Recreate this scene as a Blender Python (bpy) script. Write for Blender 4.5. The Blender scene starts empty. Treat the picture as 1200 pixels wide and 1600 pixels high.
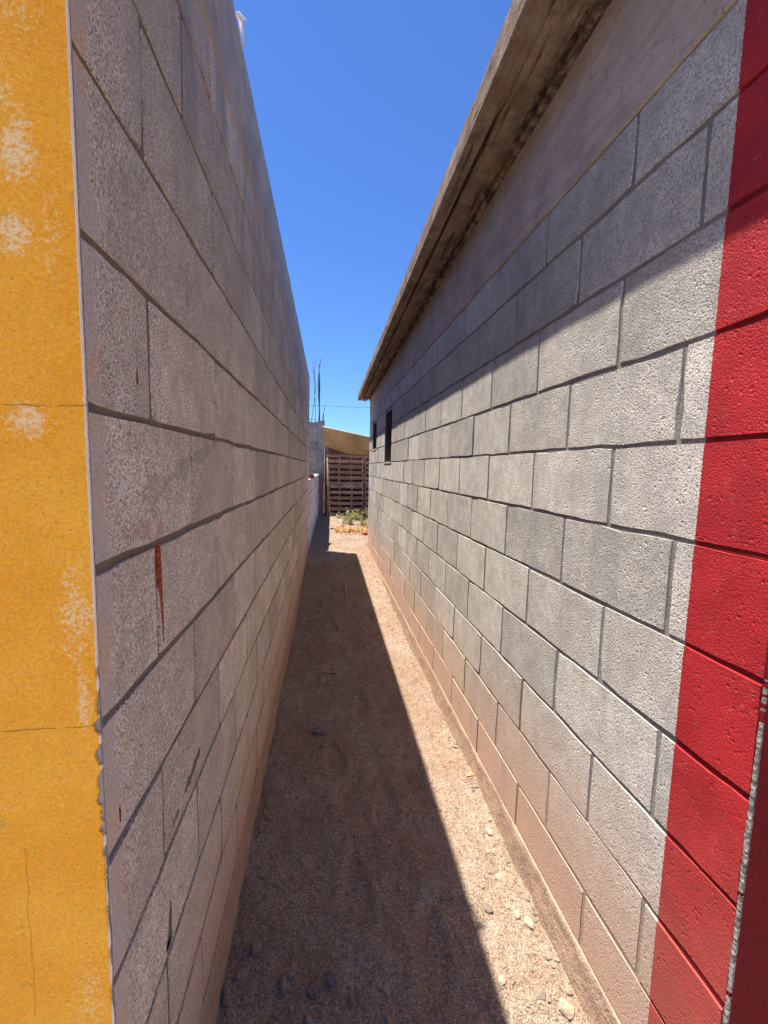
import bpy, bmesh, math, random
from mathutils import Vector, Matrix, noise

# ------------------------------------------------------------------ camera, sky, sun, exposure
S = bpy.context.scene
CAMZ = 1.44                                   # eye height above the near ground
def rel(z): return z + CAMZ
SUN = Vector((-.279, .106, 1)).normalized()   # direction towards the sun

yaw, pit, rol = .1398, .1016, .0239
fw = Vector((math.sin(yaw)*math.cos(pit), math.cos(yaw)*math.cos(pit), -math.sin(pit)))
r0 = fw.cross(Vector((0, 0, 1))).normalized(); u0 = r0.cross(fw)
r1 = r0*math.cos(rol) + u0*math.sin(rol); u1 = -r0*math.sin(rol) + u0*math.cos(rol)
cd = bpy.data.cameras.new('camera'); cam = bpy.data.objects.new('camera', cd)
S.collection.objects.link(cam); S.camera = cam
cam.matrix_world = Matrix(((r1.x, u1.x, -fw.x, 0), (r1.y, u1.y, -fw.y, 0), (r1.z, u1.z, -fw.z, CAMZ), (0, 0, 0, 1)))
cd.sensor_fit = 'HORIZONTAL'; cd.sensor_width = 36; cd.lens = 674.3/1200*36
cd.clip_start = .01; cd.clip_end = 2000

W = bpy.data.worlds.new('World'); S.world = W; W.use_nodes = True
wn = W.node_tree.nodes; wl = W.node_tree.links
sky = wn.new('ShaderNodeTexSky'); sky.sky_type = 'NISHITA'; sky.sun_disc = False
sky.sun_elevation = math.asin(SUN.z); sky.sun_rotation = math.atan2(SUN.x, SUN.y) % (2*math.pi)
sky.altitude = 1500; sky.air_density = 1.15; sky.dust_density = .25; sky.ozone_density = 3.5
bg = wn['Background']; bg.inputs['Strength'].default_value = .068
deep = wn.new('ShaderNodeVectorMath'); deep.operation = 'MULTIPLY'; deep.inputs[1].default_value = (.60, .89, 1.36)   # the deep blue of the dry air
wl.new(sky.outputs[0], deep.inputs[0]); wl.new(deep.outputs[0], bg.inputs['Color'])

sd = bpy.data.lights.new('sun', 'SUN'); sd.energy = 5.0; sd.angle = math.radians(.53); sd.color = (1, .94, .85)
sun = bpy.data.objects.new('sun', sd); S.collection.objects.link(sun)
sun.rotation_euler = SUN.to_track_quat('Z', 'Y').to_euler(); sun.location = (-8, 6, 20)

vs = S.view_settings; vs.view_transform = 'Standard'; vs.look = 'None'; vs.gamma = 1
vs.exposure = 1.2
S.render.resolution_x, S.render.resolution_y = 768, 1024

# ------------------------------------------------------------------ helpers
C = S.collection
def link(o, parent=None):
    C.objects.link(o)
    if parent: o.parent = parent
    return o
def tag(o, label=None, cat=None, group=None, kind=None):
    if label: o['label'] = label
    if cat: o['category'] = cat
    if group: o['group'] = group
    if kind: o['kind'] = kind
    return o
def empty(name, loc=(0, 0, 0)):
    o = bpy.data.objects.new(name, None); o.location = loc; o.empty_display_size = .2
    return link(o)
def mesh(name, V, F, mat, parent=None, smooth=False, loc=None):
    me = bpy.data.meshes.new(name); me.from_pydata([tuple(v) for v in V], [], F); me.update()
    if smooth: me.shade_smooth()
    if mat: me.materials.append(mat)
    o = bpy.data.objects.new(name, me)
    if loc: o.location = loc
    return link(o, parent)
class MB:
    def __init__(s): s.V = []; s.F = []
    def box(s, a, b):
        n = len(s.V); (x0, y0, z0), (x1, y1, z1) = a, b
        s.V += [(x0,y0,z0),(x1,y0,z0),(x1,y1,z0),(x0,y1,z0),(x0,y0,z1),(x1,y0,z1),(x1,y1,z1),(x0,y1,z1)]
        s.F += [tuple(n+i for i in f) for f in ((0,3,2,1),(4,5,6,7),(0,1,5,4),(1,2,6,5),(2,3,7,6),(3,0,4,7))]
        return s
    def tube(s, pts, rad, k=6):
        pts = [Vector(p) for p in pts]; n0 = len(s.V)
        for i, p in enumerate(pts):
            t = (pts[min(i+1, len(pts)-1)] - pts[max(i-1, 0)]).normalized()
            a = t.orthogonal().normalized() if abs(t.z) < .9 else t.cross(Vector((0, 1, 0))).normalized()
            b = t.cross(a); r = rad[i] if hasattr(rad, '__len__') else rad
            for j in range(k):
                q = 2*math.pi*j/k; s.V.append(p + a*math.cos(q)*r + b*math.sin(q)*r)
        for i in range(len(pts)-1):
            for j in range(k):
                s.F.append((n0+i*k+j, n0+i*k+(j+1) % k, n0+(i+1)*k+(j+1) % k, n0+(i+1)*k+j))
        s.F.append(tuple(n0+j for j in reversed(range(k)))); s.F.append(tuple(n0+(len(pts)-1)*k+j for j in range(k)))
        return s
    def build(s, name, mat, parent=None, smooth=False): return mesh(name, s.V, s.F, mat, parent, smooth)

class NT:
    """small node-tree writer"""
    def __init__(s, name, rough=.9, spec=.25):
        s.m = bpy.data.materials.new(name); s.m.use_nodes = True; s.t = s.m.node_tree
        s.b = s.t.nodes['Principled BSDF']; s.b.inputs['Roughness'].default_value = rough
        s.b.inputs['Specular IOR Level'].default_value = spec
    def n(s, typ, **kw):
        o = s.t.nodes.new(typ)
        for k, v in kw.items(): setattr(o, k, v)
        return o
    def put(s, sock, v):
        if v is None: return
        if isinstance(v, bpy.types.NodeSocket): s.t.links.new(v, sock)
        elif hasattr(v, '__len__') and len(v) == 3 and sock.type == 'RGBA': sock.default_value = (*v, 1)
        else: sock.default_value = v
    def math(s, op, a, b=None, c=None, clamp=False):
        o = s.n('ShaderNodeMath', operation=op, use_clamp=clamp)
        for i, v in enumerate((a, b, c)): s.put(o.inputs[i], v)
        return o.outputs[0]
    def vmath(s, op, a, b=None):
        o = s.n('ShaderNodeVectorMath', operation=op)
        s.put(o.inputs[0], a); s.put(o.inputs[1], b)
        return o.outputs[0]
    def pos(s):
        if not hasattr(s, '_p'): s._p = s.n('ShaderNodeNewGeometry').outputs['Position']
        return s._p
    def xyz(s, v=None):
        o = s.n('ShaderNodeSeparateXYZ'); s.put(o.inputs[0], v or s.pos()); return o.outputs
    def rand(s):
        if not hasattr(s, '_r'): s._r = s.n('ShaderNodeObjectInfo').outputs['Random']
        return s._r
    def noise(s, scale, detail=4, vec=None, rough=.55, dist=0):
        o = s.n('ShaderNodeTexNoise'); s.put(o.inputs['Vector'], vec or s.pos())
        for k, v in (('Scale', scale), ('Detail', detail), ('Roughness', rough), ('Distortion', dist)): o.inputs[k].default_value = v
        return o.outputs['Fac']
    def vor(s, scale, vec=None, feature='F1', out='Distance'):
        o = s.n('ShaderNodeTexVoronoi', feature=feature); s.put(o.inputs['Vector'], vec or s.pos()); o.inputs['Scale'].default_value = scale
        return o.outputs[out]
    def ramp(s, v, a, b, lo=0., hi=1.):
        o = s.n('ShaderNodeMapRange', interpolation_type='SMOOTHSTEP')
        s.put(o.inputs[0], v)
        for i, q in zip((1, 2, 3, 4), (a, b, lo, hi)): s.put(o.inputs[i], q)
        return o.outputs[0]
    def mix(s, f, a, b, blend='MIX'):
        o = s.n('ShaderNodeMix', data_type='RGBA', blend_type=blend, clamp_factor=True)
        s.put(o.inputs[0], f); s.put(o.inputs[6], a); s.put(o.inputs[7], b); return o.outputs[2]
    def mul(s, col, f):                      # scale a colour by a value
        o = s.n('ShaderNodeVectorMath', operation='SCALE'); s.put(o.inputs[0], col if isinstance(col, bpy.types.NodeSocket) else tuple(col)); s.put(o.inputs['Scale'], f)
        return o.outputs[0]
    def comb(s, x, y, z):
        o = s.n('ShaderNodeCombineXYZ')
        for i, v in enumerate((x, y, z)): s.put(o.inputs[i], v)
        return o.outputs[0]
    def color(s, c): s.put(s.b.inputs['Base Color'], c)
    def bump(s, h, dist=.003, strength=1.):
        o = s.n('ShaderNodeBump'); s.put(o.inputs['Height'], h); s.put(o.inputs['Distance'], dist); s.put(o.inputs['Strength'], strength)
        s.t.links.new(o.outputs[0], s.b.inputs['Normal'])
    def seg(s, ax, a, b, w0, w1, wob, nz):
        """mask of a stroke from a to b in wall coordinates (along, up), width w0 to w1"""
        x, y = ax; dx, dy = b[0]-a[0], b[1]-a[1]; L2 = dx*dx+dy*dy
        px = s.math('SUBTRACT', x, a[0]); py = s.math('SUBTRACT', y, a[1])
        t = s.math('ADD', s.math('MULTIPLY', px, dx/L2), s.math('MULTIPLY', py, dy/L2), clamp=True)
        ex = s.math('SUBTRACT', px, s.math('MULTIPLY', t, dx)); ey = s.math('SUBTRACT', py, s.math('MULTIPLY', t, dy))
        d = s.math('SQRT', s.math('ADD', s.math('MULTIPLY', ex, ex), s.math('MULTIPLY', ey, ey)))
        d = s.math('ADD', d, s.math('MULTIPLY', s.math('SUBTRACT', nz, .5), wob*2))
        w = s.math('ADD', w0, s.math('MULTIPLY', t, w1-w0))
        return s.ramp(s.math('SUBTRACT', d, w), .0012, -.0012)

# ------------------------------------------------------------------ materials
def block_material(name, base, pore, kind, marks=False):
    m = NT(name, .95, .15)
    rv = m.rand(); vec = m.vmath('ADD', m.pos(), m.comb(m.math('MULTIPLY', rv, 13.1), m.math('MULTIPLY', rv, 7.7), m.math('MULTIPLY', rv, 29.3)))
    X, Y, Z = m.xyz()
    mid = m.noise(24, 2, vec); fine = m.noise(440, 1, vec, .7); grit = m.noise(215, 2, vec, .75); low = m.noise(7, 2, vec)
    big = m.noise(3.2, 3) if kind in ('right', 'left') else None
    tone = m.math('ADD', .81, m.math('MULTIPLY', rv, .32))
    tone = m.math('MULTIPLY', tone, m.math('MULTIPLY', m.ramp(mid, .3, .7, .9, 1.09), m.ramp(low, .3, .7, .88, 1.1)))
    tone = m.math('MULTIPLY', tone, m.ramp(grit, .33, .67, .62 if kind == 'left' else .74, 1.27 if kind == 'left' else 1.19))
    tone = m.math('MULTIPLY', tone, m.ramp(fine, .3, .7, .84, 1.14))
    col = m.mul(base, tone)
    sel = m.ramp(low, .32, .58, .35, 1)
    spk = m.math('MULTIPLY', m.ramp(m.vor(210 if kind == 'left' else 150, vec), .36, .14), sel)
    col = m.mix(m.math('MULTIPLY', spk, pore), col, tuple(c*.30 for c in base))
    h = m.math('ADD', m.math('MULTIPLY', grit, 1.0), m.math('MULTIPLY', fine, .45))
    pit = m.math('MULTIPLY', m.ramp(m.vor(80, vec), .36, .10), m.ramp(mid, .50, .64))
    h = m.math('SUBTRACT', h, m.math('ADD', m.math('MULTIPLY', pit, 1.2), m.math('MULTIPLY', spk, .6)))
    h = m.math('ADD', h, m.math('MULTIPLY', mid, .6))
    if kind == 'right':
        nb = m.math('ADD', m.math('MULTIPLY', m.math('SUBTRACT', big, .5), .28), m.math('MULTIPLY', m.math('SUBTRACT', mid, .5), .08))
        zz = m.math('ADD', Z, nb)
        col = m.mix(m.ramp(zz, .80, .14, 0, .92), col, m.mul((.52, .325, .225), m.ramp(grit, .3, .7, .84, 1.14)))
        st = m.ramp(m.noise(1.0, 3, m.comb(X, m.math('MULTIPLY', Y, 9), m.math('MULTIPLY', Z, 1.2))), .56, .72, 0, .28)
        col = m.mix(st, col, (.24, .23, .225))
        if marks:
            edge = m.math('ADD', Y, m.math('MULTIPLY', m.math('SUBTRACT', grit, .5), .004))
            paint = m.ramp(edge, .7365, .7350)
            red = m.mul((.365, .020, .023), m.math('MULTIPLY', m.ramp(low, .3, .7, .80, 1.12), m.ramp(grit, .3, .7, .86, 1.12)))
            red = m.mix(m.math('MULTIPLY', m.ramp(m.noise(40, 5, m.pos(), .75), .56, .74), .5), red, (.47, .11, .10))
            red = m.mix(m.math('MULTIPLY', m.ramp(zz, .95, .2), .28), red, (.47, .27, .18))
            red = m.mix(m.math('MULTIPLY', m.ramp(big, .45, .68), .22), red, (.30, .02, .03))
            col = m.mix(paint, col, red)
            h = m.math('MULTIPLY', h, m.math('SUBTRACT', 1, m.math('MULTIPLY', paint, .2)))
            m.put(m.b.inputs['Roughness'], m.math('SUBTRACT', .95, m.math('MULTIPLY', paint, .33)))
            m.put(m.b.inputs['Specular IOR Level'], m.math('ADD', .12, m.math('MULTIPLY', paint, .08)))
    if kind == 'left':
        zz = m.math('ADD', Z, m.math('MULTIPLY', m.math('SUBTRACT', big, .5), .3))
        col = m.mix(m.ramp(zz, .60, .12, 0, .8), col, m.mul((.56, .36, .25), m.ramp(grit, .3, .7, .85, 1.13)))
        wash = m.ramp(m.noise(1.3, 3, m.comb(X, m.math('MULTIPLY', Y, 5), m.math('MULTIPLY', Z, 1.4))), .52, .66)
        col = m.mix(m.math('MULTIPLY', m.math('MULTIPLY', wash, .6), m.ramp(Z, 1.7, 2.3)), col, (.27, .275, .285))
        col = m.mix(m.ramp(big, .45, .7, 0, .35), col, (.48, .385, .33))
        if marks:
            ax = (Y, m.math('SUBTRACT', Z, CAMZ)); n14 = m.noise(14, 4); n34 = m.noise(34, 4); n70 = m.noise(70, 3)
            sm = m.ramp(m.math('ADD', Y, m.math('MULTIPLY', m.math('SUBTRACT', n14, .5), .06)), .610, .590)
            smc = m.mix(m.ramp(m.noise(7, 4), .45, .62), (.50, .42, .385), (.58, .40, .29))
            col = m.mix(m.math('MULTIPLY', sm, .85), col, m.mul(smc, m.ramp(grit, .3, .7, .90, 1.08)))
            h = m.math('MULTIPLY', h, m.math('SUBTRACT', 1, m.math('MULTIPLY', sm, .75)))
            col = m.mix(m.math('MULTIPLY', m.seg(ax, (.70, -.06), (1.25, .08), .016, .006, .05, n14), .30), col, (.17, .16, .17))
            col = m.mix(m.math('MULTIPLY', m.seg(ax, (.800, -.685), (.965, -.655), .002, .010, .028, n34), .8), col, (.07, .085, .075))
            col = m.mix(m.seg(ax, (.763, -.145), (.775, -.308), .0095, .003, .005, n70), col, m.mul((.40, .085, .04), m.ramp(grit, .3, .7, .4, 1.35)))
            col = m.mix(m.math('MULTIPLY', m.seg(ax, (.625, -.052), (.648, -.032), .003, .009, .009, n70), .9), col, (.72, .68, .65))
            col = m.mix(m.math('MULTIPLY', m.seg(ax, (.763, -.885), (.775, -.818), .013, .003, .008, n34), .85), col, (.05, .042, .036))
            for a, b in (((.705, .118), (.706, .138)), ((.60, -.48), (.601, -.50))):
                col = m.mix(m.seg(ax, a, b, .0035, .002, .002, n70), col, (.24, .04, .03))
            col = m.mix(m.math('MULTIPLY', m.seg(ax, (.66, -.105), (.77, -.115), .012, .010, .05, n34), .3), col, (.50, .2, .15))
    m.color(col); m.bump(h, .0036 if kind == 'left' else .0024, 1.)
    return m.m

def mortar_material(name, base, kind=None):
    m = NT(name, .97, .1); X, Y, Z = m.xyz()
    g = m.noise(260, 3, None, .7); b = m.noise(12, 4)
    col = m.mul(base, m.math('MULTIPLY', m.ramp(g, .3, .7, .8, 1.2), m.ramp(b, .3, .7, .85, 1.12)))
    if kind == 'right':
        col = m.mix(m.ramp(m.math('ADD', Z, m.math('MULTIPLY', b, .15)), .8, .25, 0, .85), col, (.40, .26, .185))
        col = m.mix(m.ramp(Y, .7365, .7350), col, (.24, .014, .017))
    if kind == 'left':
        ax = (Y, m.math('SUBTRACT', Z, CAMZ))
        col = m.mix(m.seg(ax, (.763, -.145), (.775, -.308), .0095, .003, .003, g), col, (.40, .085, .04))
    m.color(col); m.bump(m.math('ADD', g, m.math('MULTIPLY', m.noise(60, 3), 1.2)), .004, .8)
    return m.m

def plaster_material(name, base, stain, amount=.5):
    m = NT(name, .93, .15); X, Y, Z = m.xyz()
    streak = m.noise(1.2, 5, m.comb(m.math('MULTIPLY', X, 3), m.math('MULTIPLY', Y, 3.5), m.math('MULTIPLY', Z, .8)))
    a = m.noise(7, 5); g = m.noise(240, 3, None, .65)
    col = m.mul(base, m.math('MULTIPLY', m.ramp(a, .3, .7, .86, 1.1), m.ramp(g, .3, .7, .9, 1.1)))
    col = m.mix(m.ramp(streak, .42, .66, 0, amount), col, stain)
    tr = m.noise(1, 3, m.comb(m.math('MULTIPLY', X, 30), m.math('MULTIPLY', Y, 6), m.math('MULTIPLY', Z, 38)), .6)
    ck = m.ramp(m.math('ABSOLUTE', m.math('SUBTRACT', m.noise(4.5, 5, None, .6), .5)), .004, .0012)
    col = m.mul(col, m.ramp(tr, .35, .65, .90, 1.07)); col = m.mix(m.math('MULTIPLY', ck, .28), col, tuple(c*.4 for c in stain))
    col = m.mix(m.math('MULTIPLY', m.ramp(m.vor(70), .16, .06), .5), col, tuple(c*.45 for c in stain))
    m.color(col); m.bump(m.math('ADD', m.math('MULTIPLY', g, .5), m.math('ADD', m.math('MULTIPLY', tr, 1.2), m.math('MULTIPLY', ck, -.6))), .004, .7)
    return m.m

def weathered_concrete():
    m = NT('weathered eave concrete', .96, .1); X, Y, Z = m.xyz()
    along = m.noise(1, 5, m.comb(m.math('MULTIPLY', X, 46), m.math('MULTIPLY', Y, 3.2), m.math('MULTIPLY', Z, 40)), .65)
    a = m.noise(11, 6, None, .65); g = m.noise(170, 3, None, .7)
    col = m.mix(m.ramp(a, .35, .65), (.20, .135, .092), (.31, .225, .165))
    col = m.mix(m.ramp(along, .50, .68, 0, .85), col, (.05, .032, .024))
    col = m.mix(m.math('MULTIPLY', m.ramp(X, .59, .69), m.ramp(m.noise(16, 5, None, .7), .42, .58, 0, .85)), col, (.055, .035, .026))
    col = m.mix(m.ramp(m.noise(38, 5, None, .75), .60, .72, 0, .6), col, (.07, .05, .04))
    col = m.mix(m.ramp(m.noise(5, 4, m.vmath('ADD', m.pos(), (4, 9, 2))), .52, .68, 0, .5), col, (.30, .17, .10))
    col = m.mul(col, m.ramp(g, .3, .7, .78, 1.2))
    m.color(col); m.bump(m.math('ADD', m.math('MULTIPLY', g, .5), m.math('ADD', a, along)), .006, .9)
    return m.m

def yellow_paint():
    m = NT('worn yellow paint on render', .8, .3); X, Y, Z = m.xyz()
    zr = m.math('SUBTRACT', Z, CAMZ)
    g = m.noise(420, 2, None, .7); g2 = m.noise(170, 3, None, .7); a = m.noise(9, 5, None, .6)
    col = m.mix(m.ramp(a, .35, .65), (.86, .345, .016), (.90, .41, .03))
    def blob(x, z, rx, rz, amt):
        dx = m.math('DIVIDE', m.math('SUBTRACT', X, x), rx); dz = m.math('DIVIDE', m.math('SUBTRACT', zr, z), rz)
        d = m.math('SQRT', m.math('ADD', m.math('MULTIPLY', dx, dx), m.math('MULTIPLY', dz, dz)))
        d = m.math('ADD', d, m.math('MULTIPLY', m.math('SUBTRACT', m.noise(34, 5, None, .65), .5), 1.5))
        return m.ramp(d, 1.15, .1, 0, amt)
    w = None
    for args in ((-.335, .335, .03, .05, 1), (-.345, .25, .035, .035, .9), (-.36, .39, .05, .05, .6), (-.34, .045, .04, .028, .9), (-.33, .48, .045, .05, .5),
                 (-.30, -.19, .03, .09, .75), (-.305, -.72, .035, .11, .5), (-.295, -.30, .012, .07, .8), (-.305, .25, .02, .08, .45)):
        b = blob(*args); w = b if w is None else m.math('MAXIMUM', w, b)
    worn = m.ramp(m.math('ADD', g2, m.math('MULTIPLY', w, .34)), .62, .88)
    col = m.mix(m.math('MULTIPLY', worn, .8), col, (.86, .66, .36))
    col = m.mix(m.math('MULTIPLY', m.ramp(g2, .52, .72), .40), col, (.92, .55, .13))
    col = m.mix(m.math('MULTIPLY', m.math('MULTIPLY', m.ramp(m.vor(95), .2, .07), m.ramp(a, .50, .60)), .7), col, (.45, .20, .03))
    col = m.mix(m.ramp(g2, .46, .34, 0, .4), col, (.66, .27, .015))
    col = m.mix(m.math('MULTIPLY', m.ramp(m.noise(30, 4, m.vmath('ADD', m.pos(), (9, 9, 9))), .66, .74), .6), col, (.55, .30, .05))
    # hairline cracks over the buried bed joints and one head joint
    wob = m.math('MULTIPLY', m.math('SUBTRACT', m.noise(26, 5), .5), .012)
    cr = None
    for z in (-.333, .063):
        d = m.math('ABSOLUTE', m.math('SUBTRACT', m.math('ADD', zr, wob), z)); k = m.ramp(d, .0011, .0003)
        cr = k if cr is None else m.math('MAXIMUM', cr, k)
    d = m.math('ABSOLUTE', m.math('SUBTRACT', m.math('ADD', X, wob), -.372))
    cr = m.math('MAXIMUM', cr, m.math('MULTIPLY', m.ramp(d, .0010, .0003, 0, .5), m.ramp(zr, -.47, -.5)))
    cr = m.math('MULTIPLY', cr, m.ramp(m.noise(40, 3), .28, .5))
    col = m.mix(m.math('MULTIPLY', cr, .28), col, (.40, .17, .02))
    col = m.mix(m.ramp(m.math('ADD', X, m.math('MULTIPLY', m.math('SUBTRACT', g2, .5), .002)), -.2793, -.2786, 0, .85), col, (.80, .74, .68))
    col = m.mul(col, m.ramp(g, .3, .7, .90, 1.08))
    m.color(col)
    h = m.math('ADD', m.math('MULTIPLY', g2, .6), m.math('MULTIPLY', g, .3))
    m.bump(m.math('SUBTRACT', m.math('ADD', h, m.math('MULTIPLY', a, .5)), m.math('MULTIPLY', cr, 1.0)), .003, .8)
    return m.m

def ground_material():
    m = NT('sandy dirt', 1., .05)
    def cells(scale):
        o = m.n('ShaderNodeTexVoronoi'); m.put(o.inputs['Vector'], m.pos()); o.inputs['Scale'].default_value = scale
        return o.outputs['Distance'], m.xyz(o.outputs['Color'])[0]
    a = m.noise(2.6, 3); b = m.noise(19, 3, None, .65); d1, c1 = cells(310); d2, c2 = cells(120)
    col = m.mix(m.ramp(a, .35, .65), (.295, .205, .143), (.345, .268, .203))
    col = m.mix(m.ramp(b, .40, .66, 0, .5), col, (.25, .155, .10))
    col = m.mul(col, m.ramp(c1, 0, 1, .60, 1.38))
    big = m.ramp(c2, .80, .86)                        # scattered coarser grains
    grain = m.math('MULTIPLY', big, m.ramp(d2, .55, .40))
    col = m.mix(m.math('MULTIPLY', grain, .8), col, m.mix(m.ramp(c2, .90, .94), (.20, .145, .115), (.47, .385, .30)))
    m.color(col)
    h = m.math('ADD', m.math('MULTIPLY', b, 1.6), m.math('MULTIPLY', m.ramp(d1, .7, .1), .35))
    m.bump(m.math('ADD', h, m.math('MULTIPLY', grain, .9)), .006, .9)
    return m.m

def plain(name, base, rough=.85, var=.2, scale=40, stretch=(1, 1, 1), bump=.002, spec=.2, alt=None):
    m = NT(name, rough, spec); X, Y, Z = m.xyz()
    vec = m.comb(m.math('MULTIPLY', X, stretch[0]), m.math('MULTIPLY', Y, stretch[1]), m.math('MULTIPLY', Z, stretch[2]))
    vec = m.vmath('ADD', vec, m.comb(m.math('MULTIPLY', m.rand(), 17), 0, m.math('MULTIPLY', m.rand(), 9)))
    a = m.noise(scale, 5, vec, .65)
    col = m.mul(base, m.math('MULTIPLY', m.ramp(a, .3, .7, 1-var, 1+var), m.math('ADD', 1-var*.8, m.math('MULTIPLY', m.rand(), var*1.6))))
    if alt: col = m.mix(m.ramp(m.noise(scale*.4, 4, vec), .45, .62), col, alt)
    m.color(col); m.bump(a, bump, .7)
    return m.m

M = {}
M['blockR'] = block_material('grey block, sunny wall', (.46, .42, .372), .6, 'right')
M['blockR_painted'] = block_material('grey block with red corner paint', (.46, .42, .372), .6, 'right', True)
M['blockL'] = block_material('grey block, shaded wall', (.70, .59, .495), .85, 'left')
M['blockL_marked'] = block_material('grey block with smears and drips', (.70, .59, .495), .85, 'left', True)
M['blockF'] = block_material('grey block, yard walls', (.36, .33, .31), .6, 'far')
M['blockW'] = block_material('limewashed block', (.62, .58, .54), .3, 'far')
M['mortarR'] = mortar_material('mortar, sunny wall', (.20, .183, .168), 'right')
M['mortarL'] = mortar_material('brown mortar, shaded wall', (.215, .168, .135), 'left')
M['mortarF'] = mortar_material('mortar, yard walls', (.25, .22, .20))
M['band'] = plaster_material('plastered ring beam', (.44, .345, .28), (.33, .25, .20), .3)
M['bandL'] = plaster_material('plastered coping', (.54, .42, .345), (.43, .345, .295), .4)
def footing_material():
    m = NT('dusty footing', .97, .1); a = m.noise(26, 4, None, .65); g = m.noise(170, 2, None, .75); X, Y, Z = m.xyz()
    st = m.noise(9, 5, None, .7)
    col = m.mix(m.ramp(a, .36, .64), (.45, .305, .215), (.38, .265, .19))
    col = m.mix(m.ramp(st, .54, .68, 0, .5), col, (.25, .185, .14))
    col = m.mul(col, m.ramp(g, .3, .7, .78, 1.2)); m.color(col); m.bump(m.math('ADD', m.math('MULTIPLY', g, .7), m.math('ADD', m.math('MULTIPLY', a, 1.5), st)), .006, 1.)
    return m.m
M['footing'] = footing_material()
M['batten'] = plain('bleached batten', (.55, .45, .33), .9, .2, 30)
M['concrete'] = plaster_material('grey cast concrete', (.33, .30, .275), (.22, .20, .185), .5)
M['eave'] = weathered_concrete()
M['yellow'] = yellow_paint()
M['redfront'] = plain('dark red paint on render', (.15, .006, .007), .85, .16, 60, bump=.002)  # front shade put into the colour, darker than the corner red
M['bare'] = plain('bare aggregate', (.40, .35, .30), .95, .45, 260, bump=.008, alt=(.14, .115, .10))
M['ground'] = ground_material()
M['stone'] = plain('field stone', (.22, .17, .14), .9, .25, 60, bump=.004)
M['pebble'] = plain('pebble', (.35, .265, .19), .95, .35, 30, bump=.002)
M['wood'] = plain('weathered pallet wood', (.42, .29, .195), .9, .35, 30, (.4, 1, 3), .002, .15, (.25, .145, .095))
M['gap_shade'] = plain('dark board for gap shade', (.15, .085, .065), .9, .3, 6, (1, 1, .3), .002)  # dark brown stands for the shade behind the pallets
M['rust'] = plain('rusty steel', (.10, .06, .045), .8, .3, 60, bump=.001)
M['white'] = plain('white plastic', (.80, .80, .80), .5, .05, 20, bump=.001)
M['redscrap'] = plain('red plastic', (.62, .06, .03), .5, .1, 20)
M['leafdry'] = plain('dry orange leaf', (.52, .22, .07), .8, .35, 30, alt=(.40, .30, .12))
M['brick'] = plain('dark red brick', (.18, .05, .04), .9, .2, 60, bump=.003)
M['frame'] = plain('window frame and dark reveal lining', (.05, .04, .034), .5, .1, 20, bump=.0005, spec=.4)
M['dark'] = plain('bare interior plaster', (.22, .20, .18), .95, .1, 6)
M['cable'] = plain('black cable', (.03, .03, .035), .7, .1, 5)
M['twig'] = plain('dry twig', (.32, .24, .17), .9, .3, 60)
g = NT('window glass', .05, .5); g.color((.03, .035, .04)); g.b.inputs['Metallic'].default_value = 0; M['glass'] = g.m
def leaf_mat(name, base, sc=30, lo=.7, hi=1.35):
    m = NT(name, .7, .3); c = m.mul(base, m.ramp(m.noise(sc, 3), .3, .7, lo, hi)); m.color(c)
    tr = m.n('ShaderNodeBsdfTranslucent'); m.put(tr.inputs['Color'], c); mx = m.n('ShaderNodeMixShader'); mx.inputs[0].default_value = .35
    out = m.t.nodes['Material Output']; m.t.links.new(m.b.outputs[0], mx.inputs[1]); m.t.links.new(tr.outputs[0], mx.inputs[2]); m.t.links.new(mx.outputs[0], out.inputs['Surface'])
    return m.m
M['weed'] = leaf_mat('yellow green weed leaf', (.38, .37, .13)); M['weed2'] = leaf_mat('pale seed head', (.50, .44, .26))
M['tarp'] = leaf_mat('sun-bleached tan tarpaulin', (.40, .31, .185), 3, .82, 1.15)

# ------------------------------------------------------------------ ground
STEPS = [(.12, 1.35, .05), (.28, 1.72, -.08), (.06, 2.05, .1), (.24, 2.5, -.05), (.05, 2.9, .06), (.25, 3.35, -.1), (.08, 3.8, .05), (.30, 4.3, 0), (.10, 4.8, .1), (.28, 5.4, -.06), (.34, 1.15, -.2)]
def gz(x, y):
    """height of the dirt in world metres"""
    t = min(max((y-3.4)/3.2, 0), 1); z = .15*t*t*(3-2*t)
    if y > -2 and y < 14 and -1.5 < x < 2.5:
        z += .020*noise.fractal(Vector((x*2.2, y*1.6, 3)), 1, 2, 4) + .007*noise.fractal(Vector((x*13, y*11, 7)), 1, 2, 4)
        z += .0035*noise.noise(Vector((x*55, y*50, 1)))
        z += .03*math.exp(-((x+.27)/.10)**2)*min(max((y-1.0)/1.2, 0), 1) + .022*math.exp(-((x-.71)/.045)**2)*(.55+.9*noise.noise(Vector((x*6, y*7, 9))))
        z -= .006
        if x > .42: z += .009*min(1, (x-.42)/.12)*noise.fractal(Vector((x*24, y*20, 5)), 1, 2, 3)
        for fx, fy, fa in STEPS:
            dx, dy = x-fx, y-fy
            if abs(dx) < .14 and abs(dy) < .24:
                u, v = dx*math.cos(fa)+dy*math.sin(fa), -dx*math.sin(fa)+dy*math.cos(fa)
                q = (u/(.046-.010*math.sin(v*14)))**2 + (v/.135)**2
                z += -.011*math.exp(-q**2) + .004*math.exp(-(q-1.6)**2*3)
    return z
def axis(parts):
    out = []
    for a, b, n in parts: out += [a+(b-a)*i/n for i in range(n)]
    return out + [parts[-1][1]]
xs = axis([(-400, -60, 4), (-60, -8, 6), (-8, -1.5, 6), (-1.5, -.34, 6), (-.34, .76, 125), (.76, 1.6, 8), (1.6, 10, 8), (10, 60, 6), (60, 400, 4)])
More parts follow.
